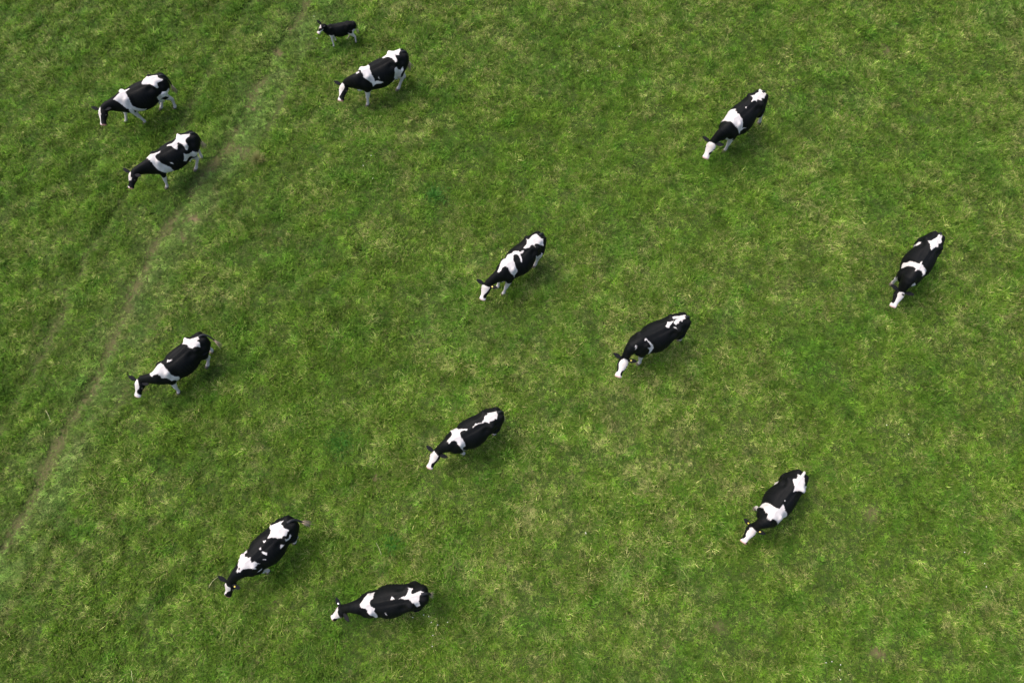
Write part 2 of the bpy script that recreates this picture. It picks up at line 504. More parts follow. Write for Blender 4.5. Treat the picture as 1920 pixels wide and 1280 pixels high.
def build_cow(c, patches):
    calf = c.get('calf', False)
    root = bpy.data.objects.new('calf' if calf else 'cow', None)
    root.empty_display_size = 0.5
    COL.objects.link(root)
    ox, oy = c['o']
    root.location = (ox, oy, float(height(np.array([ox]), np.array([oy]))[0]) - 0.01)
    root.rotation_euler = (0, 0, c['h']); root.scale = (c['s']*c.get('long', 1.0), c['s'], c['s'])
    tag(root, c['label'], 'calf' if calf else 'cow', 'black and white cattle grazing on the meadow')
    st = spine(c)
    me, legs = cow_body_mesh(c, st)
    n = len(me.vertices); V = np.empty(n*3, dtype=np.float32); me.vertices.foreach_get('co', V); V = V.reshape(-1, 3).astype(float)
    t, phi, arc = body_coords(V, st)
    coat = coat_field(t, phi, list(patches) + [(k, [(a + arc[-1], b) for a, b in q]) for k, q in c.get('face', [])])
    # hip bones, spine, hollow flanks and shoulder line
    N3 = np.empty(n*3, dtype=np.float32); me.vertices.foreach_get('normal', N3); N3 = N3.reshape(-1, 3).astype(float)
    w_ = 0.80 if calf else 1.0; fl = c.get('lean', 1.35)*(0.5 if calf else 1.0)
    off = np.zeros(n); ya = np.abs(V[:, 1])
    for dx, dy, dz, rx, ry, rz, amt in ((-0.28, 0.235, 1.30, 0.12, 0.11, 0.10, -0.040), (-0.62, 0.21, 1.28, 0.085, 0.09, 0.10, -0.030), (-0.45, 0.225, 1.36, 0.065, 0.06, 0.06, 0.028),
            (-0.80, 0.12, 1.31, 0.05, 0.045, 0.05, 0.018), (0.30, 0.27, 1.12, 0.07, 0.12, 0.22, -0.024), (0.46, 0.20, 1.30, 0.07, 0.09, 0.10, 0.020), (0.66, 0.17, 1.22, 0.08, 0.10, 0.14, -0.022),
            (-0.34, 0.30, 0.86, 0.11, 0.10, 0.14, -0.030), (-0.60, 0.26, 0.98, 0.11, 0.10, 0.16, 0.015), (-0.15, 0.10, 1.385, 0.45, 0.045, 0.06, -0.013), (0.62, 0.20, 0.98, 0.09, 0.09, 0.10, 0.016)):
        off += amt*fl*np.exp(-(((V[:, 0]-dx)/rx)**2 + ((ya-dy*w_)/ry)**2 + ((V[:, 2]-dz)/rz)**2))
    rib = np.exp(-((V[:, 0]-0.05)/0.22)**2 - ((ya-0.34)/0.12)**2 - ((V[:, 2]-1.02)/0.22)**2)
    off += 0.0045*rib*np.sin(V[:, 0]*2*math.pi/0.085 + 2.0*V[:, 2])
    # loose skin: soft uneven relief
    off += 0.006*(fbm(V[:, 0]/0.16 + ox, V[:, 2]/0.16 + V[:, 1]/0.2 + oy, 205, 2) - 0.5)*(V[:, 2] > 0.5)
    V = V + N3*off[:, None]
    me.vertices.foreach_set('co', V.astype(np.float32).ravel()); me.update()
    # underside of the belly and the legs below the elbow are white, hocks stained
    onleg = np.zeros(n); stain = np.zeros(n)
    for k, (q, rr) in enumerate(legs):
        for p, r in zip(q, rr):
            lim = (0.80 if k < 2 else 0.74) if not calf else 0.92
            if p[2] > lim: continue
            d = np.linalg.norm(V - p, axis=1)
            onleg = np.maximum(onleg, np.clip((r + 0.035 - d)/0.03, 0, 1))
    leg_top = c.get('leg_top', (0.73, 0.70, 0.70, 0.70))
    q4 = np.where(V[:, 0] > 0, np.where(V[:, 1] > 0, leg_top[0], leg_top[1]), np.where(V[:, 1] > 0, leg_top[2], leg_top[3]))
    legw = np.where(onleg > 0.3, np.clip(q4 - V[:, 2], -0.3, 0.3), -0.5)
    coat = np.maximum(coat, legw)
    if not calf:
        belly = np.where((t > 0.3) & (t < 1.75), (np.abs(phi) - c.get('belly', 2.55))*0.25, -0.5)
        coat = np.maximum(coat, belly)
        ud = np.where((np.abs(V[:, 0] + 0.36) < 0.26) & (np.abs(V[:, 1]) < 0.17) & (V[:, 2] < 0.66), 0.1, -0.5)
        coat = np.maximum(coat, ud)
        stain = np.maximum(stain, np.where((V[:, 0] < -0.3) & (onleg > 0.2), 0.30, 0.0))
    stain = np.maximum(stain, np.clip((0.34 - V[:, 2])/0.34, 0, 1)*0.55*(onleg > 0.1))
    if calf: stain = np.maximum(stain, np.where((V[:, 0] < -0.2) & (V[:, 1] < 0) & (V[:, 2] < 0.72), 1.0, 0.0))
    tail_t = arc[-1]
    stain = np.maximum(stain, 0.42*np.clip((t - (tail_t - 0.50))/0.1, 0, 1)*np.clip((tail_t - 0.2 - t)/0.15, 0, 1))
    pink = np.clip((t - (tail_t - 0.045))/0.03, 0, 1)
    pink *= np.clip((np.abs(phi) + 0.6), 0.4, 1)
    float_attr(me, 'coat', coat); float_attr(me, 'stain', stain); float_attr(me, 'pink', pink*0.85)
    me.materials.clear(); me.materials.append(MAT_HIDE)
    me.polygons.foreach_set('use_smooth', [True]*len(me.polygons))
    body = bpy.data.objects.new('body', me); COL.objects.link(body); body.parent = root
    # hooves
    for q, rr in legs:
        p = q[-1]; fwd = 0.055; k = 1.0
        rings = [[np.array([p[0] + dx + rx*k*math.cos(a), p[1] + ry*k*math.sin(a), z]) for a in [2*math.pi*j/14 for j in range(14)]]
                 for z, dx, rx, ry in ((0.085, 0.0, 0.048, 0.046), (0.05, 0.018, 0.062, 0.056), (0.004, 0.03, 0.076, 0.062))]
        v, f = loft(rings); mesh_obj('hoof', v, f, MAT_HOOF, root)
    # ears: cupped leaves standing out from the poll
    hs = st[-len(HEAD)]
    k = 1.3 if calf else 1.0
    for side in (1, -1):
        lift = c.get('ear_up', 0.15)
        d = unit(hs['L']*side*0.93 - hs['T']*c.get('ear_back', 0.22) + hs['U']*lift)
        base = hs['c'] + hs['T']*0.02 + hs['L']*side*0.075 + hs['U']*0.045
        nrm = unit(np.array([0, 0, 0.85]) + hs['U']*0.25 + hs['T']*0.12); wv = unit(np.cross(d, nrm)); nrm = np.cross(wv, d)
        rings = []
        for s_, w_ in ((0.0, 0.024), (0.035, 0.034), (0.075, 0.050), (0.12, 0.055), (0.165, 0.045), (0.20, 0.026), (0.218, 0.008)):
            cc = base + d*s_*1.15*k
            ring = []
            for j in range(12):
                a = 2*math.pi*j/12
                yy = w_*k*math.cos(a); cup = 0.5*(yy/0.055)**2*0.022
                ring.append(cc + wv*yy + nrm*(0.011*math.sin(a) + cup) - hs['U']*0.25*s_*s_)
            rings.append(ring)
        v, f = loft(rings); mesh_obj('ear', v, f, MAT_EAR, root)
        tg = c.get('tags', '')
        if ('L' in tg and side == 1) or ('R' in tg and side == -1):
            cc = base + d*0.10 + nrm*0.028
            v, f = loft([[cc + wv*a + d*b + nrm*h for a, b in ((-.016, -.014), (.016, -.014), (.019, .009), (.009, .027), (-.009, .027), (-.019, .009))] for h in (0, 0.006)])
            mesh_obj('ear_tag', v, f, MAT_TAG_W if 'w' in tg else MAT_TAG, root, False)
    # eyes on the sides of the head
    e1 = st[-len(HEAD) + 3]
    for side in (1, -1):
        v, f = ball(e1['c'] + e1['L']*side*e1['hw']*0.93 + e1['U']*0.035, (0.02, 0.02, 0.02), 10, 6)
        mesh_obj('eye', v, f, MAT_EYE, root)
    # tail
    pts = c.get('tail') or [(-0.74, 0, 1.375), (-0.83, 0.0, 1.350), (-0.885, 0.004, 1.265), (-0.912, 0.012, 1.10), (-0.905, 0.018, 0.94), (-0.90, 0.02, 0.80)]
    q, rr = densify(pts, list(np.interp(np.linspace(0, 1, len(pts)), (0, 0.2, 1), (0.042, 0.032, 0.018))))
    v, f = loft(tube_rings(q, rr, 10)); tail = mesh_obj('tail', v, f, MAT_TAIL_B if not c.get('white_tail') else MAT_TAIL_L, root)
    rng = np.random.default_rng(int(abs(ox*100)) + 5)
    end = np.array(q[-1]); dirn = unit(np.array(q[-1]) - np.array(q[-4]))
    Vs, Fs = [], []
    for h_ in range(46):
        off = rng.normal(0, 1, 3)*0.24; dd = unit(dirn + off*0.8 + np.array([0, 0, -0.25])); ln = rng.uniform(0.18, 0.34)
        p0 = end - dirn*rng.uniform(0.0, 0.12) + rng.normal(0, 0.008, 3)
        p1 = p0 + dd*ln*0.5 + rng.normal(0, .008, 3); p2 = p0 + dd*ln + np.array([0, 0, -0.04]) + rng.normal(0, .012, 3)
        vv, ff = loft(tube_rings([p0, p1, p2], (0.007, 0.008, 0.002), 4))
        b = len(Vs); Vs += vv; Fs += [tuple(i + b for i in g_) for g_ in ff]
    mesh_obj('tail_switch', Vs, Fs, MAT_TAIL_W, tail)
    return root


COWS = {
  'calf' : dict(label='small black calf with white face and white legs standing beyond the uppermost cow', calf=True, ear_up=0.7, leg_top=(0.90, 0.70, 0.88, 0.74), o=(-5.69, 18.18), h=-2.951, s=0.596, p=(0.88, 0.07, 1.59), m=(1.24, 0.35, 1.29), feet=((0.61, 0.24), (0.43, -0.17), (-0.64, 0.23), (-0.18, -0.11))),
  'B'    : dict(tags='L', label='black and white cow just below the small calf, white shoulder band and white rump', o=(-4.16, 16.10), h=-2.572, s=1.035, long=1.06, p=(1.09, -0.30, 0.88), m=(1.41, -0.02, 0.60), feet=((0.68, 0.11), (0.47, -0.17), (-0.34, 0.11), (-0.72, -0.15))),
  'C'    : dict(face=[('w', [(-.54, -1.6), (-.50, -.35), (-.40, -.1), (-.27, -.25), (-.15, -.55), (-.04, -.35), (.05, -.3), (.05, -1.9), (-.2, -2.0), (-.4, -1.9)])], label='striding black and white cow with legs apart, upper one of two at upper left', o=(-11.56, 15.24), h=-2.576, s=1.008, p=(1.26, -0.02, 1.16), m=(1.50, 0.32, 0.88), feet=((0.41, 0.11), (0.97, -0.22), (-0.6, 0.11), (-0.18, -0.11))),
  'D'    : dict(leg_top=(0.60, 0.62, 0.72, 0.7), face=[('w', [(-.50, -1.6), (-.46, -.2), (-.33, .15), (-.24, -.3), (-.26, -1.7)]), ('w', [(-.06, -1.4), (-.05, 0.1), (.05, .1), (.05, -1.4)])], label='black and white cow standing below the striding cow, close beside the wheel track', o=(-10.25, 13.05), h=-2.471, s=0.997, p=(1.31, -0.02, 1.20), m=(1.64, 0.15, 0.88), feet=((0.76, 0.11), (0.64, -0.17), (-0.25, 0.11), (-0.63, -0.15))),
  'E'    : dict(label='black and white cow at upper right with broad white shoulders and white face', o=(7.06, 14.34), h=-2.361, s=1.100, p=(1.11, -0.07, 0.86), m=(1.49, 0.06, 0.57), feet=((0.49, 0.13), (0.43, -0.17), (-0.98, 0.23), (-0.62, -0.17))),
  'F'    : dict(tags='L', label='black and white cow mid field with forked white marking along its back', o=(0.23, 9.54), h=-2.360, s=1.041, p=(1.20, -0.09, 0.98), m=(1.53, 0.04, 0.64), feet=((0.8, 0.11), (0.78, -0.13), (-0.46, 0.12), (-0.61, -0.17))),
  'G'    : dict(leg_top=(.62, .22, .7, .7), label='black and white cow at the right edge with narrow white shoulder band', o=(11.62, 9.43), h=-2.233, s=1.066, p=(0.96, 0.07, 0.86), m=(1.38, 0.15, 0.60), feet=((0.45, 0.17), (0.33, -0.11), (-0.53, 0.17), (-0.72, -0.17))),
  'H'    : dict(tags='L', label='mostly black cow with a thin white crescent behind the shoulder', o=(3.98, 7.16), h=-2.664, s=1.076, p=(1.00, 0.12, 0.85), m=(1.37, 0.45, 0.69), feet=((0.48, 0.22), (0.52, -0.17), (-0.82, 0.15), (-0.59, -0.17))),
  'I'    : dict(tail=[(-0.74, 0, 1.375), (-0.85, 0.02, 1.365), (-0.92, 0.08, 1.31), (-0.96, 0.17, 1.20), (-0.97, 0.24, 1.07)], label='black and white cow at left, alone beside the wheel track, tail swung out', o=(-9.00, 6.48), h=-2.358, s=1.014, p=(1.17, -0.29, 1.07), m=(1.52, -0.14, 0.74), feet=((0.72, 0.17), (0.53, -0.17), (-0.29, 0.11), (-0.67, -0.15))),
  'J'    : dict(leg_top=(0.5, 0.62, 0.7, 0.7), label='black and white cow at lower middle with cross shaped white shoulders', o=(-1.04, 4.49), h=-2.592, s=1.027, p=(1.06, -0.03, 0.92), m=(1.44, 0.19, 0.71), feet=((0.42, 0.17), (0.62, -0.17), (-0.52, 0.14), (-0.46, -0.17))),
  'K'    : dict(tags='LR', white_tail=True, label='black and white cow at lower right with square white rump and two ear tags', o=(6.87, 2.72), h=-2.298, s=1.009, p=(0.97, -0.09, 0.89), m=(1.44, -0.06, 0.77), feet=((0.49, 0.17), (0.25, -0.21), (-0.56, 0.17), (-0.54, -0.17))),
  'L'    : dict(leg_top=(0.6, 0.62, 0.7, 0.7), tags='L', tail=[(-0.74, 0, 1.375), (-0.85, 0.02, 1.355), (-0.92, 0.07, 1.28), (-0.96, 0.14, 1.17), (-0.99, 0.19, 1.06)], label='black and white cow at lower left with small white flecks on its back', o=(-6.09, 1.54), h=-2.345, s=1.054, p=(1.17, -0.04, 0.93), m=(1.48, 0.06, 0.55), feet=((0.49, 0.17), (0.4, -0.17), (-0.36, 0.11), (-0.46, -0.17))),
  'M'    : dict(tags='Rw', label='black and white cow nearest the bottom edge, standing level and facing left', o=(-2.94, 0.29), h=-2.965, s=1.048, p=(1.18, -0.00, 0.94), m=(1.51, 0.14, 0.59), feet=((0.49, 0.17), (0.49, -0.17), (-0.48, 0.17), (-0.57, -0.17))),
}


# coat outlines, white on black: (metres along the spine from the tail head, radians round from the back, left +)
COATS = {
  'calf': [
    ('w', [(2.72, -0.23), (2.58, -1.46), (2.24, -1.26), (2.15, -1.06), (2.15, -0.58), (2.27, 0.6), (2.35, -0.58), (2.45, -0.96), (2.51, -0.53), (2.47, 0.71), (2.3, 1.38), (2.22, 1.68), (2.46, 2.61), (2.6, 1.85)]),
    ('w', [(0.29, 1.67), (0.14, 1.65), (0.07, 2.39), (0.22, 2.68), (0.4, 2.96)]),
  ],
  'B': [
    ('w', [(-0.01, -1.03), (-0, -0.84), (0.05, -0.12), (0.11, 0.11), (0.15, 0.32), (0.21, 0.26), (0.27, 0.1), (0.3, 0.33), (0.32, 0.64), (0.36, 0.74), (0.4, 0.74), (0.4, 0.51), (0.41, 0.25), (0.46, 0.03), (0.51, -0.16), (0.61, -0.27), (0.63, -0.99), (0.54, -0.94), (0.52, -0.74), (0.35, -1.22), (0.16, -1)]),
    ('w', [(1.68, -0.91), (1.46, -1.16), (1.32, -1), (1.26, -0.98), (1.29, -0.15), (1.33, 0.14), (1.33, 0.42), (1.33, 0.72), (1.29, 1.12), (1.28, 1.32), (1.2, 1.24), (1.12, 1.32), (1.02, 1.46), (1.13, 1.5), (1.28, 1.58), (1.33, 1.74), (1.37, 1.37), (1.46, 1.07), (1.52, 0.87), (1.56, 0.72), (1.56, 0.42), (1.58, 0.05), (1.58, -0.33)]),
    ('w', [(1.73, -0.48), (1.62, -0.16), (1.63, 0.05), (1.67, 0.06), (1.68, -0.61)]),
    ('w', [(1.18, 0.95), (1.16, 1.03), (1.15, 1.12), (1.18, 1.05)]),
    ('w', [(0.5, 1.06), (0.44, 1.07), (0.44, 1.3), (0.4, 1.48), (0.29, 1.35), (0.31, 1.55), (0.46, 1.87), (0.65, 3.24), (0.67, 1.85), (0.59, 1.41)]),
    ('w', [(1.98, 2.78), (1.87, 3.13), (1.54, 3.25), (1.62, 2.51), (1.57, 2.39), (1.66, 2.11)]),
    ('w', [(2.22, -1.37), (2.15, 0.58), (2.28, 0.61), (2.44, 0.16), (2.54, -0.21), (2.61, -0.83), (2.68, 0.33), (2.81, 0.28), (2.71, -1.87), (2.65, -1.7), (2.56, -1.34), (2.47, -1.41), (2.35, -1.57), (2.29, -1.59)]),
  ],
  'C': [
    ('w', [(0.07, -0.12), (0.09, 0.22), (0.06, 0.41), (0.02, 0.63), (0.06, 0.72), (0.15, 0.69), (0.23, 0.71), (0.28, 0.86), (0.31, 1.03), (0.36, 1.03), (0.37, 0.88), (0.4, 0.66), (0.45, 0.44), (0.53, 0.3), (0.64, 0.09), (0.59, -0.09), (0.47, -0.72), (0.36, -0.36), (0.21, -0.28)]),
    ('w', [(1.78, 0.32), (1.71, 0.08), (1.52, -0.18), (1.36, -0.2), (1.26, -0.17), (1.25, -0.05), (1.35, 0.04), (1.42, 0.16), (1.46, 0.47), (1.44, 0.8), (1.41, 1.12), (1.35, 1.45), (1.25, 1.73), (1.13, 1.85), (1.02, 1.91), (1.1, 2.46), (1.2, 2.58), (1.3, 2.06), (1.42, 1.63), (1.53, 1.6), (1.58, 1.43), (1.66, 1.08), (1.71, 0.73), (1.74, 0.48)]),
    ('w', [(1.67, -2.73), (1.42, -2.8), (1.36, 2.4), (1.3, 2.17), (1.2, 2.58), (1.12, 3.42), (1.17, 2.9), (1.3, 2.55), (1.45, 2.79), (1.67, -2.76)]),
    ('w', [(0.58, 1.62), (0.34, 1.47), (0.13, 1.9), (0.31, 3.25), (0.23, 2.8), (0.34, 2.38), (0.37, 1.92), (0.47, 1.89), (0.7, 2.8)]),
    ('w', [(2.22, -1.32), (2.23, -0.83), (2.29, -0.26), (2.36, 0.07), (2.44, -1.1), (2.56, -1.23), (2.64, -0.04), (2.78, -0.02), (2.65, -1.36), (2.53, -1.37), (2.36, -1.4)]),
  ],
  'D': [
    ('w', [(0.04, 0.06), (0.09, 0.3), (0.22, 0.35), (0.31, 0.52), (0.33, 0.73), (0.36, 0.99), (0.46, 1.13), (0.48, 1.04), (0.44, 0.81), (0.44, 0.54), (0.46, 0.27), (0.51, 0.22), (0.55, 0.42), (0.63, 0.64), (0.69, 0.57), (0.73, 0.33), (0.75, 0.1), (0.88, -0.02), (1, -0.12), (0.89, -0.27), (0.65, -0.03), (0.53, -0.13), (0.46, -0.28), (0.41, -0.92), (0.3, -0.34), (0.15, -0.16)]),
    ('w', [(1.74, -0.64), (1.66, -0.63), (1.54, -0.24), (1.37, -0.04), (1.27, -0.05), (1.31, 0.09), (1.43, 0.13), (1.5, 0.25), (1.49, 0.62), (1.42, 0.97), (1.31, 1.35), (1.22, 1.63), (1.12, 2.44), (1.17, 2.62), (1.33, 2.53), (1.41, 1.96), (1.49, 1.76), (1.57, 1.55), (1.64, 1.12), (1.68, 0.58), (1.7, 0.21)]),
    ('w', [(1.9, 2.91), (1.73, 2.91), (1.62, 2.51), (1.6, 2.58), (1.78, 2.9)]),
    ('w', [(0.6, 1.13), (0.58, 1.28), (0.51, 1.46), (0.39, 1.47), (0.33, 1.72), (0.33, 2.2), (0.54, 2.08), (0.59, 1.86), (0.74, 1.77), (0.79, 1.5), (0.7, 1.36)]),
    ('w', [(1.2, 1.12), (1.12, 1.2), (1.11, 1.32), (1.18, 1.24)]),
    ('w', [(2.33, -1.24), (2.28, -0.85), (2.33, 0.04), (2.35, 0.44), (2.43, 0.24), (2.5, -1.01), (2.45, -1.36)]),
    ('w', [(2.66, -1.46), (2.63, -1.23), (2.65, -0.11), (2.79, -0.49), (2.69, -1.24)]),
  ],
  'E': [
    ('w', [(-0.12, -0), (-0.12, 0.15), (-0.09, 0.24), (0.05, 0.43), (0.11, 0.51), (0.14, 0.59), (0.22, 0.41), (0.26, 0.38), (0.3, 0.52), (0.35, 0.36), (0.38, 0.18), (0.41, 0.21), (0.43, 0.28), (0.44, 0.11), (0.48, 0.03), (0.54, 0), (0.52, -0.08), (0.48, -0.08), (0.42, -0.21), (0.4, -0.49), (0.35, -0.4), (0.3, -0.31), (0.23, -0.39), (0.1, -0.3), (-0.03, -0.77)]),
    ('w', [(1.55, -1.53), (1.5, -1.33), (1.17, -1.54), (1.11, -1.38), (1.17, -0.53), (1.23, -0.58), (1.27, -0.29), (1.32, -0.16), (1.31, -0.01), (1.32, 0.23), (1.31, 0.46), (1.31, 0.77), (1.31, 1.13), (1.32, 1.27), (1.16, 1.33), (1.31, 1.42), (1.39, 1.39), (1.32, 1.79), (1.45, 1.41), (1.51, 1.12), (1.57, 0.75), (1.61, 0.36), (1.61, 0.06), (1.63, -0.18), (1.64, -0.41), (1.61, -0.87)]),
    ('w', [(0.89, -0.09), (0.85, -0.02), (0.91, 0.04), (0.98, 0.05)]),
    ('w', [(1.91, 3.06), (1.61, 2.56), (1.49, 2.04), (1.43, 2.53), (1.38, 2.77), (1.35, 3.32)]),
    ('w', [(2.18, -1.24), (2.16, -0.32), (2.14, 0.63), (2.16, 1.96), (2.24, 2.15), (2.34, 1.73), (2.4, 0.67), (2.44, 0.34), (2.49, 0.52), (2.47, 1.95), (2.53, 1.68), (2.58, 1.29), (2.73, 1.36), (2.62, -1.79), (2.58, -1.95), (2.5, -2.04), (2.42, -1.63), (2.34, -1.55), (2.28, -1.51)]),
  ],
  'F': [
    ('w', [(0.06, -0.3), (0.07, -0), (0.07, 0.25), (0.08, 0.4), (0.05, 0.55), (0.12, 0.86), (0.18, 1.16), (0.24, 0.87), (0.29, 0.5), (0.34, 0.38), (0.38, 0.38), (0.41, 0.56), (0.41, 0.35), (0.43, 0.23), (0.48, 0.21), (0.5, 0.27), (0.56, 0.16), (0.64, 0.06), (0.65, -0.09), (0.55, -0.12), (0.49, -0.15), (0.43, -0.35), (0.41, -0.52), (0.37, -0.33), (0.3, -0.38), (0.19, -0.47), (0.11, -0.42)]),
    ('w', [(1.75, -0.07), (1.72, -0.23), (1.62, -0.9), (1.54, -0.73), (1.38, -0.61), (1.25, -0.98), (1.22, -0.56), (1.15, -0.42), (1.12, -0.51), (1.04, -0.38), (0.94, -0.19), (0.97, -0.02), (0.79, 0.03), (0.71, 0.11), (0.77, 0.15), (0.89, 0.16), (1, 0.09), (1.04, 0.21), (1.09, 0.43), (1.15, 0.67), (1.18, 0.52), (1.14, 0.36), (1.12, 0.13), (1.12, -0.08), (1.18, -0.22), (1.22, -0.24), (1.31, 0.06), (1.33, 0.37), (1.36, 0.66), (1.33, 1.18), (1.37, 1.24), (1.43, 1.4), (1.44, 1.58), (1.47, 1.34), (1.54, 1.07), (1.57, 0.74), (1.57, 0.38), (1.59, 0.16), (1.62, -0.02), (1.67, -0.02), (1.69, 0.13), (1.74, 0.16)]),
    ('w', [(2.33, 3.5), (2.22, 3.44), (1.53, 2.47), (1.51, 3.3), (1.5, 3.35), (2.31, 3.39), (2.51, 2.94), (2.39, 3.48)]),
    ('w', [(0.54, 1.17), (0.52, 1.43), (0.44, 1.53), (0.36, 1.46), (0.46, 2.4), (0.53, 3.3), (0.61, 1.46)]),
    ('w', [(2.22, -1.55), (2.19, -0.44), (2.16, 1.26), (2.25, 0.89), (2.35, 0.62), (2.44, 0.21), (2.5, 0.07), (2.55, 0.35), (2.53, 1.7), (2.59, 1.38), (2.73, 0.46), (2.73, -0.71), (2.59, -1.66), (2.56, -1.68), (2.49, -1.72), (2.41, -1.5), (2.33, -1.78)]),
  ],
  'G': [
    ('w', [(-0.13, 0.05), (-0.09, 0.18), (0.13, 0.32), (0.21, 0.51), (0.3, 0.43), (0.35, 0.27), (0.42, 0.41), (0.47, 0.22), (0.54, 0.14), (0.62, 0.08), (0.57, -0.05), (0.47, -0.25), (0.42, -0.54), (0.37, -0.33), (0.3, -0.26), (0.16, -0.11), (0.06, -0.13)]),
    ('w', [(0.49, -2.64), (0.46, -1.32), (0.47, -1), (0.51, -0.99), (0.61, -1.11)]),
    ('w', [(1.43, -1.55), (1.27, -1.62), (1.22, -1.54), (1.31, -1.2), (1.29, -0.92), (1.35, -0.59), (1.37, -0.27), (1.37, -0.09), (1.29, -0.09), (1.27, -0.01), (1.37, 0.04), (1.33, 0.21), (1.36, 0.37), (1.26, 1.07), (1.5, 0.83), (1.54, 0.9), (1.51, 0.61), (1.51, 0.37), (1.55, 0.18), (1.56, 0.01), (1.61, -0.12), (1.56, -0.14), (1.51, -0.41), (1.51, -0.72), (1.5, -1.02), (1.48, -1.25)]),
    ('w', [(1.4, -2.6), (1.43, -2.17), (1.41, -2.5), (1.46, -2.29), (1.89, -2.69), (1.94, -3.25), (1.35, -2.58)]),
    ('w', [(1.79, 1.09), (1.73, 0.65), (1.63, 1.97), (1.78, 2.13), (1.96, 2.67)]),
    ('w', [(2.08, -0.49), (2.04, 0.37), (2.07, 1.72), (2.1, 1.78), (2.17, 1.81), (2.26, 1.69), (2.34, 1.43), (2.43, 1), (2.62, 0.59), (2.63, 2.19), (2.63, -1.4), (2.49, -2.19), (2.44, -2.21), (2.41, -1.62), (2.43, -0.48), (2.36, -0.28), (2.3, -0.36), (2.23, -0.34), (2.15, -0.56)]),
    ('b', [(2.11, 0.02), (2.09, 0.52), (2.11, 1.85), (2.15, 0.63)]),
  ],
  'H': [
    ('w', [(0.35, -0.52), (0.25, -0.48), (0.12, -0.35), (0.13, -0.26), (0.26, -0.21), (0.36, -0.33)]),
    ('w', [(0.1, -0.35), (0, -0.25), (-0.01, -0.03), (0.02, 0.13), (0.1, 0.11), (0.13, 0.13), (0.18, 0.27), (0.18, 0.11), (0.26, 0.11), (0.31, 0.23), (0.35, 0.19), (0.38, 0.25), (0.41, 0.04), (0.36, -0.12), (0.29, -0.18), (0.18, -0.2)]),
    ('w', [(0.5, -0.38), (0.47, -0.22), (0.38, -0.17), (0.44, -0.04), (0.5, 0.05), (0.56, 0.16), (0.61, 0.04), (0.61, -0.1), (0.55, -0.15)]),
    ('w', [(0.47, 0.23), (0.41, 0.38), (0.41, 0.58), (0.43, 0.43)]),
    ('w', [(1.48, 0.06), (1.43, 0.1), (1.41, 0.31), (1.35, 0.59), (1.3, 0.87), (1.26, 1.18), (1.28, 1.37), (1.3, 1.52), (1.26, 2.36), (1.36, 1.48), (1.37, 1.23), (1.47, 0.83), (1.38, 0.98), (1.35, 0.95), (1.37, 0.74), (1.41, 0.51), (1.43, 0.28), (1.49, 0.24)]),
    ('w', [(1.66, 0.2), (1.65, 0.28), (1.66, 0.58), (1.68, 0.7), (1.67, 0.43)]),
    ('w', [(2.06, -0.18), (2.06, 0.41), (2.14, 1.95), (2.22, 2.06), (2.29, 2.05), (2.36, 1.94), (2.42, 0.5), (2.49, 0.36), (2.55, 0.51), (2.55, 1.75), (2.6, 1.87), (2.71, 1.92), (2.7, -1.48), (2.58, -1.87), (2.52, -1.76), (2.46, -0.57), (2.39, -0.63), (2.29, -0.87), (2.22, -0.82), (2.15, -0.67)]),
  ],
  'I': [
    ('w', [(0.01, -0.02), (0.05, 0.13), (0.07, 0.27), (0.12, 0.23), (0.13, 0.34), (0.11, 0.5), (0.16, 0.7), (0.23, 0.92), (0.26, 0.65), (0.32, 0.52), (0.38, 0.52), (0.42, 0.3), (0.42, 0.13), (0.4, 0.03), (0.43, -0.23), (0.48, -0.45), (0.51, -1.45), (0.4, -1.05), (0.32, -0.54), (0.26, -0.32), (0.16, -0.2), (0.07, -0.09)]),
    ('w', [(1.25, -0.21), (1.23, -0.03), (1.16, 0.05), (1.19, 0.1), (1.25, 0.06), (1.31, -0.02)]),
    ('w', [(1.78, -0.02), (1.78, -0.52), (1.54, -0.52), (1.4, -0.44), (1.41, -0.21), (1.4, 0.04), (1.41, 0.2), (1.4, 0.62), (1.4, 0.95), (1.35, 1.32), (1.26, 1.6), (1.27, 2.3), (1.32, 2.66), (1.36, 1.85), (1.42, 1.6), (1.46, 1.58), (1.5, 1.27), (1.54, 1.07), (1.61, 0.98), (1.62, 0.68), (1.65, 0.35), (1.68, 0.28), (1.72, 0.21), (1.74, 0.37), (1.75, 0.26)]),
    ('w', [(1.6, 2.53), (1.46, 2.11), (1.27, 2.36), (1.3, 2.66), (1.55, 2.6), (1.58, 2.59)]),
    ('w', [(1.74, 2.38), (1.65, 2.42), (1.58, 2.44), (1.65, 2.39)]),
    ('w', [(2.27, -1.41), (2.22, -1.41), (2.17, -0.17), (2.22, 0.21), (2.28, 0.42), (2.34, 0.51), (2.41, 0.42), (2.46, 0.03), (2.53, 0.01), (2.57, 0.7), (2.6, 1.92), (2.75, 1.22), (2.78, 0.68), (2.78, -0.27), (2.66, -1.17), (2.56, -1.46), (2.45, -1.11), (2.35, -1.19), (2.3, -1.2)]),
  ],
  'J': [
    ('w', [(0.27, -0.43), (0.21, -0.37), (0.03, -0.2), (0.02, 0.08), (0.07, 0.26), (0.12, 0.48), (0.16, 0.36), (0.23, 0.42), (0.33, 0.32), (0.35, 0.36), (0.37, 0.42), (0.4, 0.26), (0.44, 0.12), (0.5, 0.12), (0.51, 0.03), (0.44, -0.04), (0.41, -0.15), (0.37, -0.33), (0.33, -0.29), (0.28, -0.31)]),
    ('w', [(0.5, 0.11), (0.58, -0), (0.7, -0.03), (0.82, -0.02), (0.9, 0.06), (0.9, -0.01), (0.8, -0.07), (0.7, -0.1), (0.69, -0.2), (0.64, -0.09), (0.51, 0.02)]),
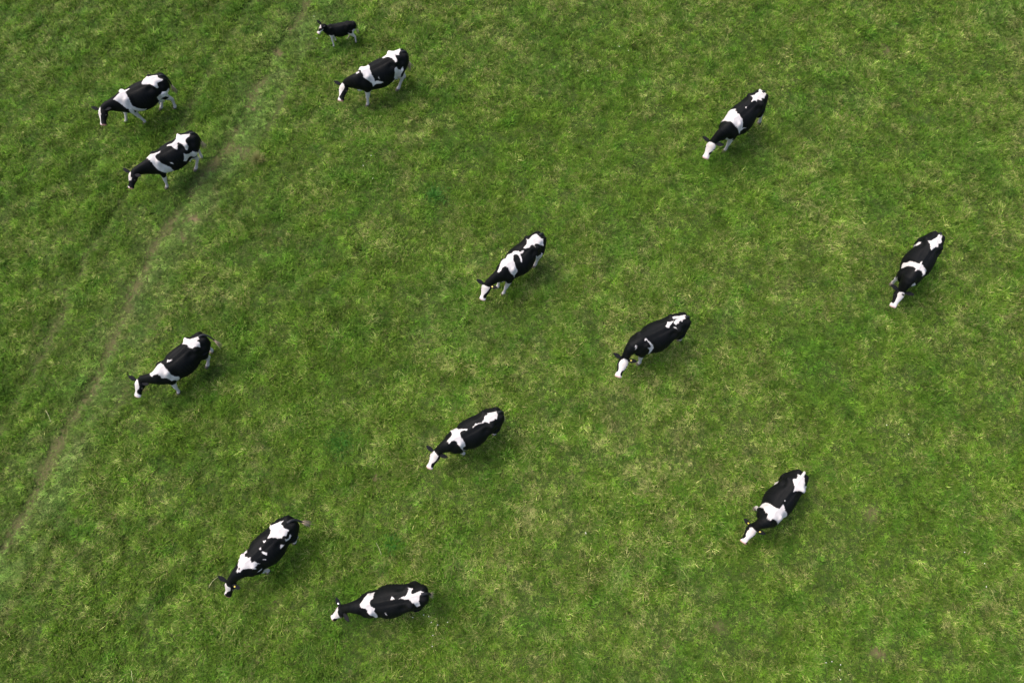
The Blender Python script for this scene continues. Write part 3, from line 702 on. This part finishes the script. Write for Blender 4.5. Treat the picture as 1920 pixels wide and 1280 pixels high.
    ('w', [(1.47, -1.23), (1.28, -1.83), (1.21, -1.8), (1.27, -1.41), (1.31, -0.63), (1.28, -0.49), (1.22, -0.32), (1.12, -0.11), (1.17, -0.01), (1.21, -0.18), (1.27, -0.25), (1.33, -0.19), (1.36, 0.07), (1.35, 0.37), (1.33, 0.67), (1.32, 1.14), (1.39, 1.1), (1.39, 1.52), (1.23, 1.9), (1.41, 1.38), (1.46, 0.99), (1.49, 0.71), (1.51, 0.52), (1.51, 0.32), (1.55, 0.2), (1.58, 0.08), (1.61, 0.11), (1.64, 0.2), (1.65, -0.16), (1.62, -0.29), (1.56, -0.36), (1.5, -0.51)]),
    ('w', [(2.11, -1.39), (2.06, -0.71), (2.06, 0.04), (2.1, 0.93), (2.19, 0.76), (2.31, 0.69), (2.39, 0.19), (2.45, 0.32), (2.48, 0.47), (2.48, 1.47), (2.63, 0.64), (2.65, -0.54), (2.64, -0.83), (2.53, -1.53), (2.49, -1.72), (2.44, -1.62), (2.35, -1.63), (2.27, -1.63), (2.21, -1.85), (2.13, -0.63)]),
  ],
  'K': [
    ('w', [(0.09, -0.43), (0.07, -0.21), (0.02, -0.03), (0.05, 0.26), (0.13, 0.42), (0.22, 0.9), (0.17, 1.62), (0.33, 2.02), (0.35, 2.01), (0.42, 0.63), (0.46, 0.35), (0.55, 0.15), (0.5, 0.1), (0.44, 0.01), (0.38, -0.24), (0.33, -0.45), (0.29, -0.43), (0.23, -0.26), (0.16, -0.27)]),
    ('w', [(1.37, -1.97), (1.38, -1.96), (1.31, -1.17), (1.34, -0.81), (1.37, -0.41), (1.38, -0.08), (1.34, 0.12), (1.28, 0.13), (1.19, 0.11), (1.22, 0.3), (1.26, 0.54), (1.22, 0.91), (1.16, 1.69), (1.23, 1.82), (1.42, 1.27), (1.49, 1.59), (1.55, 0.94), (1.58, 0.53), (1.6, 0.24), (1.61, 0.14), (1.64, 0.21), (1.64, -0.06), (1.64, -0.28), (1.59, -0.47), (1.59, -0.72), (1.56, -0.91), (1.51, -1.02), (1.45, -1.4)]),
    ('w', [(1.08, -0.01), (1.04, 0.06), (1.1, 0.09)]),
    ('w', [(2.12, -0.86), (2.05, -0.52), (2.04, 0.35), (2.08, 2.02), (2.14, 1.76), (2.17, 1.96), (2.26, 1.83), (2.35, 1.83), (2.43, 1.08), (2.49, 0.57), (2.63, 0.63), (2.63, -0.88), (2.52, -1.83), (2.43, -0.62), (2.36, -0.33), (2.31, -0.72), (2.23, -0.74), (2.14, -0.52)]),
  ],
  'L': [
    ('w', [(0.07, -0.4), (0.12, -0.36), (0.17, -0.27), (0.14, -0.09), (0.17, 0.12), (0.14, 0.34), (0.12, 0.56), (0.16, 0.62), (0.2, 0.57), (0.25, 0.69), (0.3, 0.68), (0.33, 0.53), (0.39, 0.56), (0.44, 0.36), (0.47, 0.17), (0.53, -0.05), (0.61, -0.16), (0.57, -0.22), (0.49, -0.32), (0.44, -0.48), (0.53, -1.57), (0.37, -0.64), (0.25, -0.67), (0.17, -0.64)]),
    ('w', [(0.8, -0.31), (0.67, -0.17), (0.72, -0.1), (0.81, -0.08)]),
    ('w', [(1.1, -0.06), (1.03, -0.02), (1.07, 0.11), (1.11, 0.04)]),
    ('w', [(1.11, 0.18), (1.06, 0.28), (0.99, 0.48), (1.06, 0.56), (1.11, 0.4), (1.12, 0.27)]),
    ('w', [(1.21, 0.61), (1.15, 0.76), (1.16, 0.78), (1.21, 0.68)]),
    ('w', [(0.54, 0.89), (0.49, 1.07), (0.55, 1.07), (0.62, 1.04)]),
    ('w', [(0.36, 0.78), (0.31, 0.98), (0.21, 0.95), (0.27, 1.1), (0.36, 1.1), (0.41, 0.94)]),
    ('w', [(1.66, -0.22), (1.6, -1.58), (1.54, -1.22), (1.43, -0.68), (1.3, -1.53), (1.35, -0.66), (1.41, -0.61), (1.45, -0.44), (1.41, -0.26), (1.42, -0.1), (1.36, 0), (1.41, 0.14), (1.42, 0.35), (1.36, 0.42), (1.31, 0.85), (1.35, 0.73), (1.39, 0.62), (1.37, 0.79), (1.43, 0.74), (1.43, 0.97), (1.5, 0.7), (1.58, 0.51), (1.64, 0.32), (1.68, 0.36), (1.71, 0.16), (1.7, -0.04), (1.67, -0.13)]),
    ('b', [(1.67, -0.13), (1.65, 0.01), (1.66, 0.15), (1.68, 0.14)]),
    ('w', [(1.46, 1.39), (1.33, 1.33), (1.35, 1.47), (1.42, 1.49)]),
    ('w', [(2.17, -0.59), (2.2, -0.22), (2.22, 0.59), (2.34, 0.69), (2.44, -0.12), (2.51, -0.26), (2.53, -0.76), (2.69, 0.46), (2.7, 0.09), (2.59, -0.72), (2.57, -1.54), (2.44, -1.33), (2.33, -1.21), (2.26, -1.22)]),
  ],
  'M': [
    ('w', [(0.35, -0.63), (0.3, -0.59), (0.23, -0.61), (0.24, -0.49), (0.28, -0.36), (0.28, -0.22), (0.22, -0.14), (0.13, -0.23), (0.05, -0.31), (-0.01, -0.16), (0.02, -0.09), (0.06, 0.01), (0.08, 0.22), (0.11, 0.52), (0.16, 1.06), (0.25, 1.07), (0.25, 0.78), (0.25, 0.52), (0.29, 0.51), (0.31, 0.36), (0.35, 0.17), (0.43, 0.14), (0.49, 0.03), (0.55, 0.02), (0.47, -0.08), (0.42, -0.08), (0.38, -0.15), (0.36, -0.37), (0.34, -0.51)]),
    ('w', [(0.79, -0.24), (0.67, -0.03), (0.86, -0.02)]),
    ('w', [(1.14, 0.7), (1.1, 0.75), (1.07, 0.99), (1.11, 0.89)]),
    ('w', [(1.31, -1.05), (1.34, -0.68), (1.37, -0.36), (1.43, -0.28), (1.45, -0.02), (1.43, 0.19), (1.35, 0.37), (1.37, 0.6), (1.32, 0.93), (1.27, 1.98), (1.29, 2), (1.37, 1.21), (1.45, 0.85), (1.51, 0.66), (1.53, 0.45), (1.57, 0.27), (1.62, 0.21), (1.64, 0.08), (1.65, -0.08), (1.62, -0.33), (1.57, -0.65), (1.49, -0.75), (1.4, -0.93)]),
    ('w', [(2.36, -1.53), (2.25, -1.28), (2.22, -0.44), (2.27, -0.13), (2.29, 0.32), (2.36, 1.35), (2.46, 1.52), (2.51, 0.38), (2.69, 0.41), (2.6, 1.59), (2.71, 0.5), (2.71, -0.11), (2.59, -0.82), (2.59, -1), (2.52, -0.73), (2.46, -1.67)]),
  ],
}

for name, c in COWS.items():
    build_cow(c, COATS.get(name, []))

# ================================================================ GRASS
rng = np.random.default_rng(12)

def blade_material(name, green, lush, olive, straw, stuff=True):
    h = Nodes(name)
    kind = 'INSTANCER' if stuff else 'OBJECT'
    dry = h.attr('dry', kind).outputs['Fac']; lu = h.attr('lush', kind).outputs['Fac']
    tint = h.attr('tint').outputs['Fac']; along = h.attr('along').outputs['Fac']
    base = h.mix(h.remap(tint, 0.0, 1.0), green, olive)
    d = h.math('ADD', h.math('MULTIPLY', dry, 1.0), h.math('MULTIPLY', h.math('SUBTRACT', tint, 0.5), 0.52))
    col = h.mix(h.remap(d, 0.42, 0.60, 0.0, 0.85), base, olive)
    col = h.mix(h.remap(d, 0.56, 0.78, 0.0, 0.92), col, straw)
    col = h.mix(h.math('MULTIPLY', lu, 0.85), col, lush)
    col = h.mix(h.math('MULTIPLY', h.attr('pale', kind).outputs['Fac'], 0.75), col, (0.15, 0.235, 0.062))
    hsv = h.n('ShaderNodeHueSaturation'); h.l(col, hsv.inputs['Color']); h.l(h.attr('val', kind).outputs['Fac'], hsv.inputs['Value']); col = hsv.outputs[0]
    p = h.n('ShaderNodeBsdfPrincipled')
    h.l(col, p.inputs['Base Color']); p.inputs['Roughness'].default_value = 0.55
    p.inputs['Specular IOR Level'].default_value = 0.15
    tr = h.n('ShaderNodeBsdfTranslucent'); h.l(col, tr.inputs['Color'])
    mx = h.n('ShaderNodeMixShader'); mx.inputs[0].default_value = 0.25
    h.l(p.outputs[0], mx.inputs[1]); h.l(tr.outputs[0], mx.inputs[2]); h.l(mx.outputs[0], h.out.inputs['Surface'])
    return h.m
MAT_GRASS = blade_material('meadow_grass', (0.061, 0.152, 0.0085), (0.039, 0.128, 0.0105), (0.124, 0.192, 0.022), (0.325, 0.305, 0.125))

def blade(V, F, tint, along, base, az, length, width, lean, curl, tv, seg=3):
    """one grass blade: rises, then bends over"""
    b = len(V); ca, sa = math.cos(az), math.sin(az)
    p = np.array(base, float); ang = lean
    for i in range(seg + 1):
        f = i/seg; w = width*0.5*(1 - f**1.6)
        if i < seg:
            V += [tuple(p + np.array([-sa*w, ca*w, 0])), tuple(p - np.array([-sa*w, ca*w, 0]))]; tint += [tv]*2; along += [f]*2
        else:
            V.append(tuple(p)); tint.append(tv); along.append(1.0)
        st = length/seg
        p = p + np.array([ca*math.sin(ang), sa*math.sin(ang), math.cos(ang)])*st
        ang = min(ang + curl/seg, 1.9)
    for i in range(seg - 1):
        F.append((b + 2*i, b + 2*i + 1, b + 2*i + 3, b + 2*i + 2))
    F.append((b + 2*seg - 2, b + 2*seg - 1, b + 2*seg))

def tuft_mesh(name, n, spread, length, width, lean, curl, seed, tints=(0, 1), bias=0.0):
    r = np.random.default_rng(seed); V, F, T, A = [], [], [], []
    for _ in range(n):
        a = r.uniform(0, 2*math.pi); d = spread*math.sqrt(r.random())
        az = a + r.normal(0, 0.9) if bias == 0 else r.normal(0, 0.55)
        blade(V, F, T, A, (d*math.cos(a), d*math.sin(a), -0.01), az, r.uniform(*length), r.uniform(*width), r.uniform(*lean), r.uniform(*curl), r.uniform(*tints))
    me = bpy.data.meshes.new(name); me.from_pydata(V, [], F); me.update()
    float_attr(me, 'tint', T); float_attr(me, 'along', A); me.materials.append(MAT_GRASS)
    me.polygons.foreach_set('use_smooth', [True]*len(me.polygons))
    return me

kinds = []
for s in range(4): kinds.append(tuft_mesh('upright_tuft', 15, 0.055, (0.07, 0.145), (0.010, 0.017), (0.1, 0.7), (0.5, 1.5), 100 + s))
for s in range(3): kinds.append(tuft_mesh('lying_tuft', 13, 0.062, (0.10, 0.20), (0.009, 0.014), (0.6, 1.1), (0.4, 1.1), 200 + s, (0.1, 1.0), 1.0))
for s in range(2): kinds.append(tuft_mesh('broad_leaf_tuft', 18, 0.065, (0.05, 0.09), (0.013, 0.022), (0.2, 0.9), (0.6, 1.6), 300 + s, (0, 0.5)))
for s in range(2): kinds.append(tuft_mesh('straw_tuft', 7, 0.075, (0.12, 0.26), (0.006, 0.010), (0.7, 1.25), (0.3, 0.9), 400 + s, (0.75, 1.0), 1.0))

proto = bpy.data.collections.new('grass_tufts')
for i, me in enumerate(kinds):
    o = bpy.data.objects.new('tuft_%02d' % i, me); proto.objects.link(o)

step = 0.064
xs, ys = np.meshgrid(np.arange(-20.2, 20.2, step), np.arange(-4.6, 23.6, step), indexing='ij')
x = xs.ravel() + rng.uniform(-0.5, 0.5, xs.size)*step; y = ys.ravel() + rng.uniform(-0.5, 0.5, xs.size)*step
# only where the meadow can be seen from the drone or from a few steps beside it
half = 13.6 + (y + 1.6)*0.238 + 1.4
m = np.abs(x) < half
x, y = x[m], y[m]
dry, lush, rut, bare, verge = meadow(x, y)
thin = fbm(x/0.5, y/0.5, 131, 2)
keep = rng.random(len(x)) > np.clip(bare*1.05 + rut*0.16 + 0.2*sstep(0.62, 0.75, thin), 0, 0.97)
x, y, dry, lush, rut, bare, verge = [a[keep] for a in (x, y, dry, lush, rut, bare, verge)]
N = len(x)
u = rng.random(N)
dn = np.clip((dry - 0.5)/0.14, -1, 1)
p_lie = np.clip(0.34 + 0.22*dn + 0.3*verge, 0.05, 0.9)
p_straw = np.clip(0.035 + 0.05*dn, 0.006, 0.12)
p_leaf = np.clip(0.10 - 0.08*dn + 0.5*lush, 0.02, 0.7)
kind = np.where(u < p_straw, 9 + rng.integers(0, 2, N), np.where(u < p_straw + p_leaf, 7 + rng.integers(0, 2, N),
        np.where(u < p_straw + p_leaf + p_lie*(1 - p_leaf), 4 + rng.integers(0, 3, N), rng.integers(0, 4, N))))
tall = fbm(x/0.8, y/0.8, 151, 3, 0.6)
tall2 = fbm(x/0.28, y/0.28, 157, 2)
size = (0.55 + 0.55*sstep(0.3, 0.72, tall) + 0.5*sstep(0.4, 0.75, tall2))*rng.uniform(0.75, 1.25, N)*(1 + 0.3*lush)*(1 - 0.45*rut)*(1 - 0.4*bare)*(1 - 0.22*verge)
# the sward lies over in drifting directions
flow = 3.6 + 3.2*(fbm(x/3.0, y/3.0, 171, 2) - 0.5) + 1.8*(fbm(x/0.6, y/0.6, 173, 2) - 0.5) + rng.normal(0, 0.7, N)
tilt = np.clip(rng.normal(0.22, 0.2, N), 0, 0.8)
spin = np.where((kind >= 4) & (kind < 7) | (kind >= 9), flow + rng.normal(0, 0.5, N), rng.uniform(0, 2*math.pi, N))
ax, ay = -np.sin(flow), np.cos(flow)                 # tilt axis lies across the flow
ct, stt = np.cos(tilt), np.sin(tilt)
c2, s2 = np.cos(spin), np.sin(spin)
K = np.zeros((N, 3, 3))
K[:, 0, 0] = ct + ax*ax*(1-ct); K[:, 0, 1] = ax*ay*(1-ct); K[:, 0, 2] = ay*stt
K[:, 1, 0] = ax*ay*(1-ct); K[:, 1, 1] = ct + ay*ay*(1-ct); K[:, 1, 2] = -ax*stt
K[:, 2, 0] = -ay*stt; K[:, 2, 1] = ax*stt; K[:, 2, 2] = ct
Rz = np.zeros((N, 3, 3)); Rz[:, 0, 0] = c2; Rz[:, 0, 1] = -s2; Rz[:, 1, 0] = s2; Rz[:, 1, 1] = c2; Rz[:, 2, 2] = 1
Q = K @ Rz
rot = np.stack([np.arctan2(Q[:, 2, 1], Q[:, 2, 2]), -np.arcsin(np.clip(Q[:, 2, 0], -1, 1)), np.arctan2(Q[:, 1, 0], Q[:, 0, 0])], -1)
scl = np.stack([size, size, size*rng.uniform(0.8, 1.15, N)], -1)

gm = bpy.data.meshes.new('grass')
gm.vertices.add(N)
gm.vertices.foreach_set('co', np.stack([x, y, height(x, y)], -1).astype(np.float32).ravel())
def vec_attr(me, name, v):
    a = me.attributes.new(name, 'FLOAT_VECTOR', 'POINT'); a.data.foreach_set('vector', v.astype(np.float32).ravel())
vec_attr(gm, 'rot', rot); vec_attr(gm, 'scl', scl)
ia = gm.attributes.new('kind', 'INT', 'POINT'); ia.data.foreach_set('value', kind.astype(np.int32))
float_attr(gm, 'dry', np.clip(dry + rng.normal(0, 0.06, N), 0, 1)); float_attr(gm, 'lush', lush)
float_attr(gm, 'val', np.clip(rng.lognormal(0, 0.36, N), 0.42, 2.1)*(0.66 + 0.7*fbm(x/0.35, y/0.35, 181, 2)))
float_attr(gm, 'pale', np.clip(0.62*verge*sstep(0.2, 0.6, fbm(x/0.5, y/0.5, 191, 3)) + 0.5*rut + 0.35*bare, 0, 1))
grass = bpy.data.objects.new('grass', gm); COL.objects.link(grass)
grass['kind'] = 'stuff'

ng = bpy.data.node_groups.new('scatter_grass', 'GeometryNodeTree')
ng.interface.new_socket('Geometry', in_out='INPUT', socket_type='NodeSocketGeometry')
ng.interface.new_socket('Geometry', in_out='OUTPUT', socket_type='NodeSocketGeometry')
gi, go = ng.nodes.new('NodeGroupInput'), ng.nodes.new('NodeGroupOutput')
ci = ng.nodes.new('GeometryNodeCollectionInfo'); ci.inputs['Collection'].default_value = proto
ci.inputs['Separate Children'].default_value = True; ci.inputs['Reset Children'].default_value = True
iop = ng.nodes.new('GeometryNodeInstanceOnPoints')
def named(n, t):
    q = ng.nodes.new('GeometryNodeInputNamedAttribute'); q.data_type = t; q.inputs['Name'].default_value = n
    return q.outputs['Attribute']
e2r = ng.nodes.new('FunctionNodeEulerToRotation')
ng.links.new(named('rot', 'FLOAT_VECTOR'), e2r.inputs[0])
ng.links.new(gi.outputs[0], iop.inputs['Points']); ng.links.new(ci.outputs[0], iop.inputs['Instance'])
iop.inputs['Pick Instance'].default_value = True
ng.links.new(named('kind', 'INT'), iop.inputs['Instance Index'])
ng.links.new(e2r.outputs[0], iop.inputs['Rotation']); ng.links.new(named('scl', 'FLOAT_VECTOR'), iop.inputs['Scale'])
ng.links.new(iop.outputs[0], go.inputs[0])
md = grass.modifiers.new('scatter', 'NODES'); md.node_group = ng
print('grass tufts', N)

# ================================================================ WEEDS, STALKS, CLOVER
def ground_z(px, py): return float(height(np.array([px]), np.array([py]))[0])

def leafy_material(name, a, b):
    h = Nodes(name)
    col = h.mix(h.attr('tint').outputs['Fac'], a, b)
    p = h.n('ShaderNodeBsdfPrincipled'); h.l(col, p.inputs['Base Color']); p.inputs['Roughness'].default_value = 0.55
    p.inputs['Specular IOR Level'].default_value = 0.25
    tr = h.n('ShaderNodeBsdfTranslucent'); h.l(col, tr.inputs['Color'])
    mx = h.n('ShaderNodeMixShader'); mx.inputs[0].default_value = 0.25
    h.l(p.outputs[0], mx.inputs[1]); h.l(tr.outputs[0], mx.inputs[2]); h.l(mx.outputs[0], h.out.inputs['Surface'])
    return h.m
MAT_WEED = leafy_material('weed_leaves', (0.028, 0.12, 0.012), (0.07, 0.20, 0.025))
MAT_TUSSOCK = leafy_material('tussock_blades', (0.10, 0.15, 0.03), (0.27, 0.24, 0.09))
MAT_STALK = plain_material('dry_straw', (0.36, 0.33, 0.19), (0.48, 0.44, 0.28), 30, 0.7)

def clump(px, py, r, hgt, n, width, mat, name, label, cat, seed):
    q = np.random.default_rng(seed); V, F, T, A = [], [], [], []
    for _ in range(n):
        a = q.uniform(0, 2*math.pi); d = r*min(abs(q.normal(0, 0.5)), 1.1)
        wob = 1 + 0.3*math.sin(3*a + seed) + 0.2*math.sin(5*a + 2*seed)
        bx, by = d*wob*math.cos(a), d*wob*math.sin(a)
        blade(V, F, T, A, (bx, by, ground_z(px + bx, py + by) - ground_z(px, py)), a + q.normal(0, 1.0), hgt*q.uniform(0.6, 1.2)*(1.1 - 0.5*d/r), q.uniform(*width), q.uniform(0.05, 0.7), q.uniform(0.5, 1.4), q.random())
    o = mesh_obj(name, V, F, mat)
    float_attr(o.data, 'tint', T); o.location = (px, py, ground_z(px, py))
    if label: tag(o, label, cat)
    else: o['kind'] = 'stuff'
    return o
clump(-2.41, 12.2, 0.62, 0.17, 420, (0.014, 0.026), MAT_WEED, 'weed_patch', None, None, 2)
clump(-4.69, 4.35, 0.66, 0.16, 400, (0.014, 0.026), MAT_WEED, 'weed_patch', None, None, 5)
clump(-3.16, 1.7, 0.32, 0.2, 240, (0.014, 0.026), MAT_WEED, 'weed_patch', None, None, 7)
clump(-8.05, 13.5, 0.24, 0.3, 320, (0.010, 0.018), MAT_TUSSOCK, 'grass_tussock', 'straw coloured grass tussock beside the wheel track, right of the cow with lowered head', 'tussock', 9)

def stalk(a, b, bend, hgt, label):
    a, b = np.array([*a, ground_z(*a) + hgt[0]]), np.array([*b, ground_z(*b) + hgt[1]])
    t = unit(b - a); sdir = np.array([-t[1], t[0], 0]); ln = np.linalg.norm(b - a)
    base = a.copy(); pts = []
    for f in np.linspace(0, 1, 7): pts.append(a + (b - a)*f + sdir*bend*ln*math.sin(math.pi*f) + np.array([0, 0, 0.05*math.sin(math.pi*f)]) - base)
    v, f = loft(tube_rings(pts, [0.0035, 0.004, 0.004, 0.004, 0.0035, 0.005, 0.003], 6))
    o = mesh_obj('dry_stalk', v, f, MAT_STALK); o.location = base
    tag(o, label, 'straw', 'loose dry stalks lying in the grass')
stalk((-12.98, 5.31), (-12.78, 4.98), 0.08, (0.12, 0.10), 'pale dry stalk lying left of the wheel track in the lower left')
stalk((-7.57, 0.90), (-7.80, 0.62), -0.06, (0.12, 0.10), 'long pale bent stalk just left of the ear of the lower left cow')
stalk((-3.55, 1.74), (-3.40, 1.42), 0.04, (0.14, 0.10), 'pale straight stalk at the left side of the small dark weed patch')
stalk((-9.42, -1.33), (-9.36, -1.60), 0.05, (0.16, 0.10), 'straw stalk at the very bottom edge on the left')

MAT_CLOVER = plain_material('white_clover_heads', (0.55, 0.56, 0.48), (0.68, 0.68, 0.62), 40, 0.8)
q = np.random.default_rng(31); V, F = [], []
spots = [(-1.9, -0.3, 9, 0.35), (7.9, -1.4, 8, 0.3), (10.9, 4.85, 2, 0.2), (2.05, 1.98, 2, 0.15), (-4.35, 12.9, 3, 0.4), (-6.7, 18.6, 3, 0.3), (12.0, 1.2, 3, 0.5), (3.5, 17.5, 3, 0.6)]
for sx, sy, n_, sp in spots:
    for _ in range(n_):
        px, py = sx + q.normal(0, sp), sy + q.normal(0, sp)
        v, f = ball((px, py, ground_z(px, py) + q.uniform(0.12, 0.17)), (0.013, 0.013, 0.012), 7, 5)
        b = len(V); V += v; F += [tuple(i + b for i in g_) for g_ in f]
clover = mesh_obj('clover_flowers', V, F, MAT_CLOVER); clover['kind'] = 'stuff'
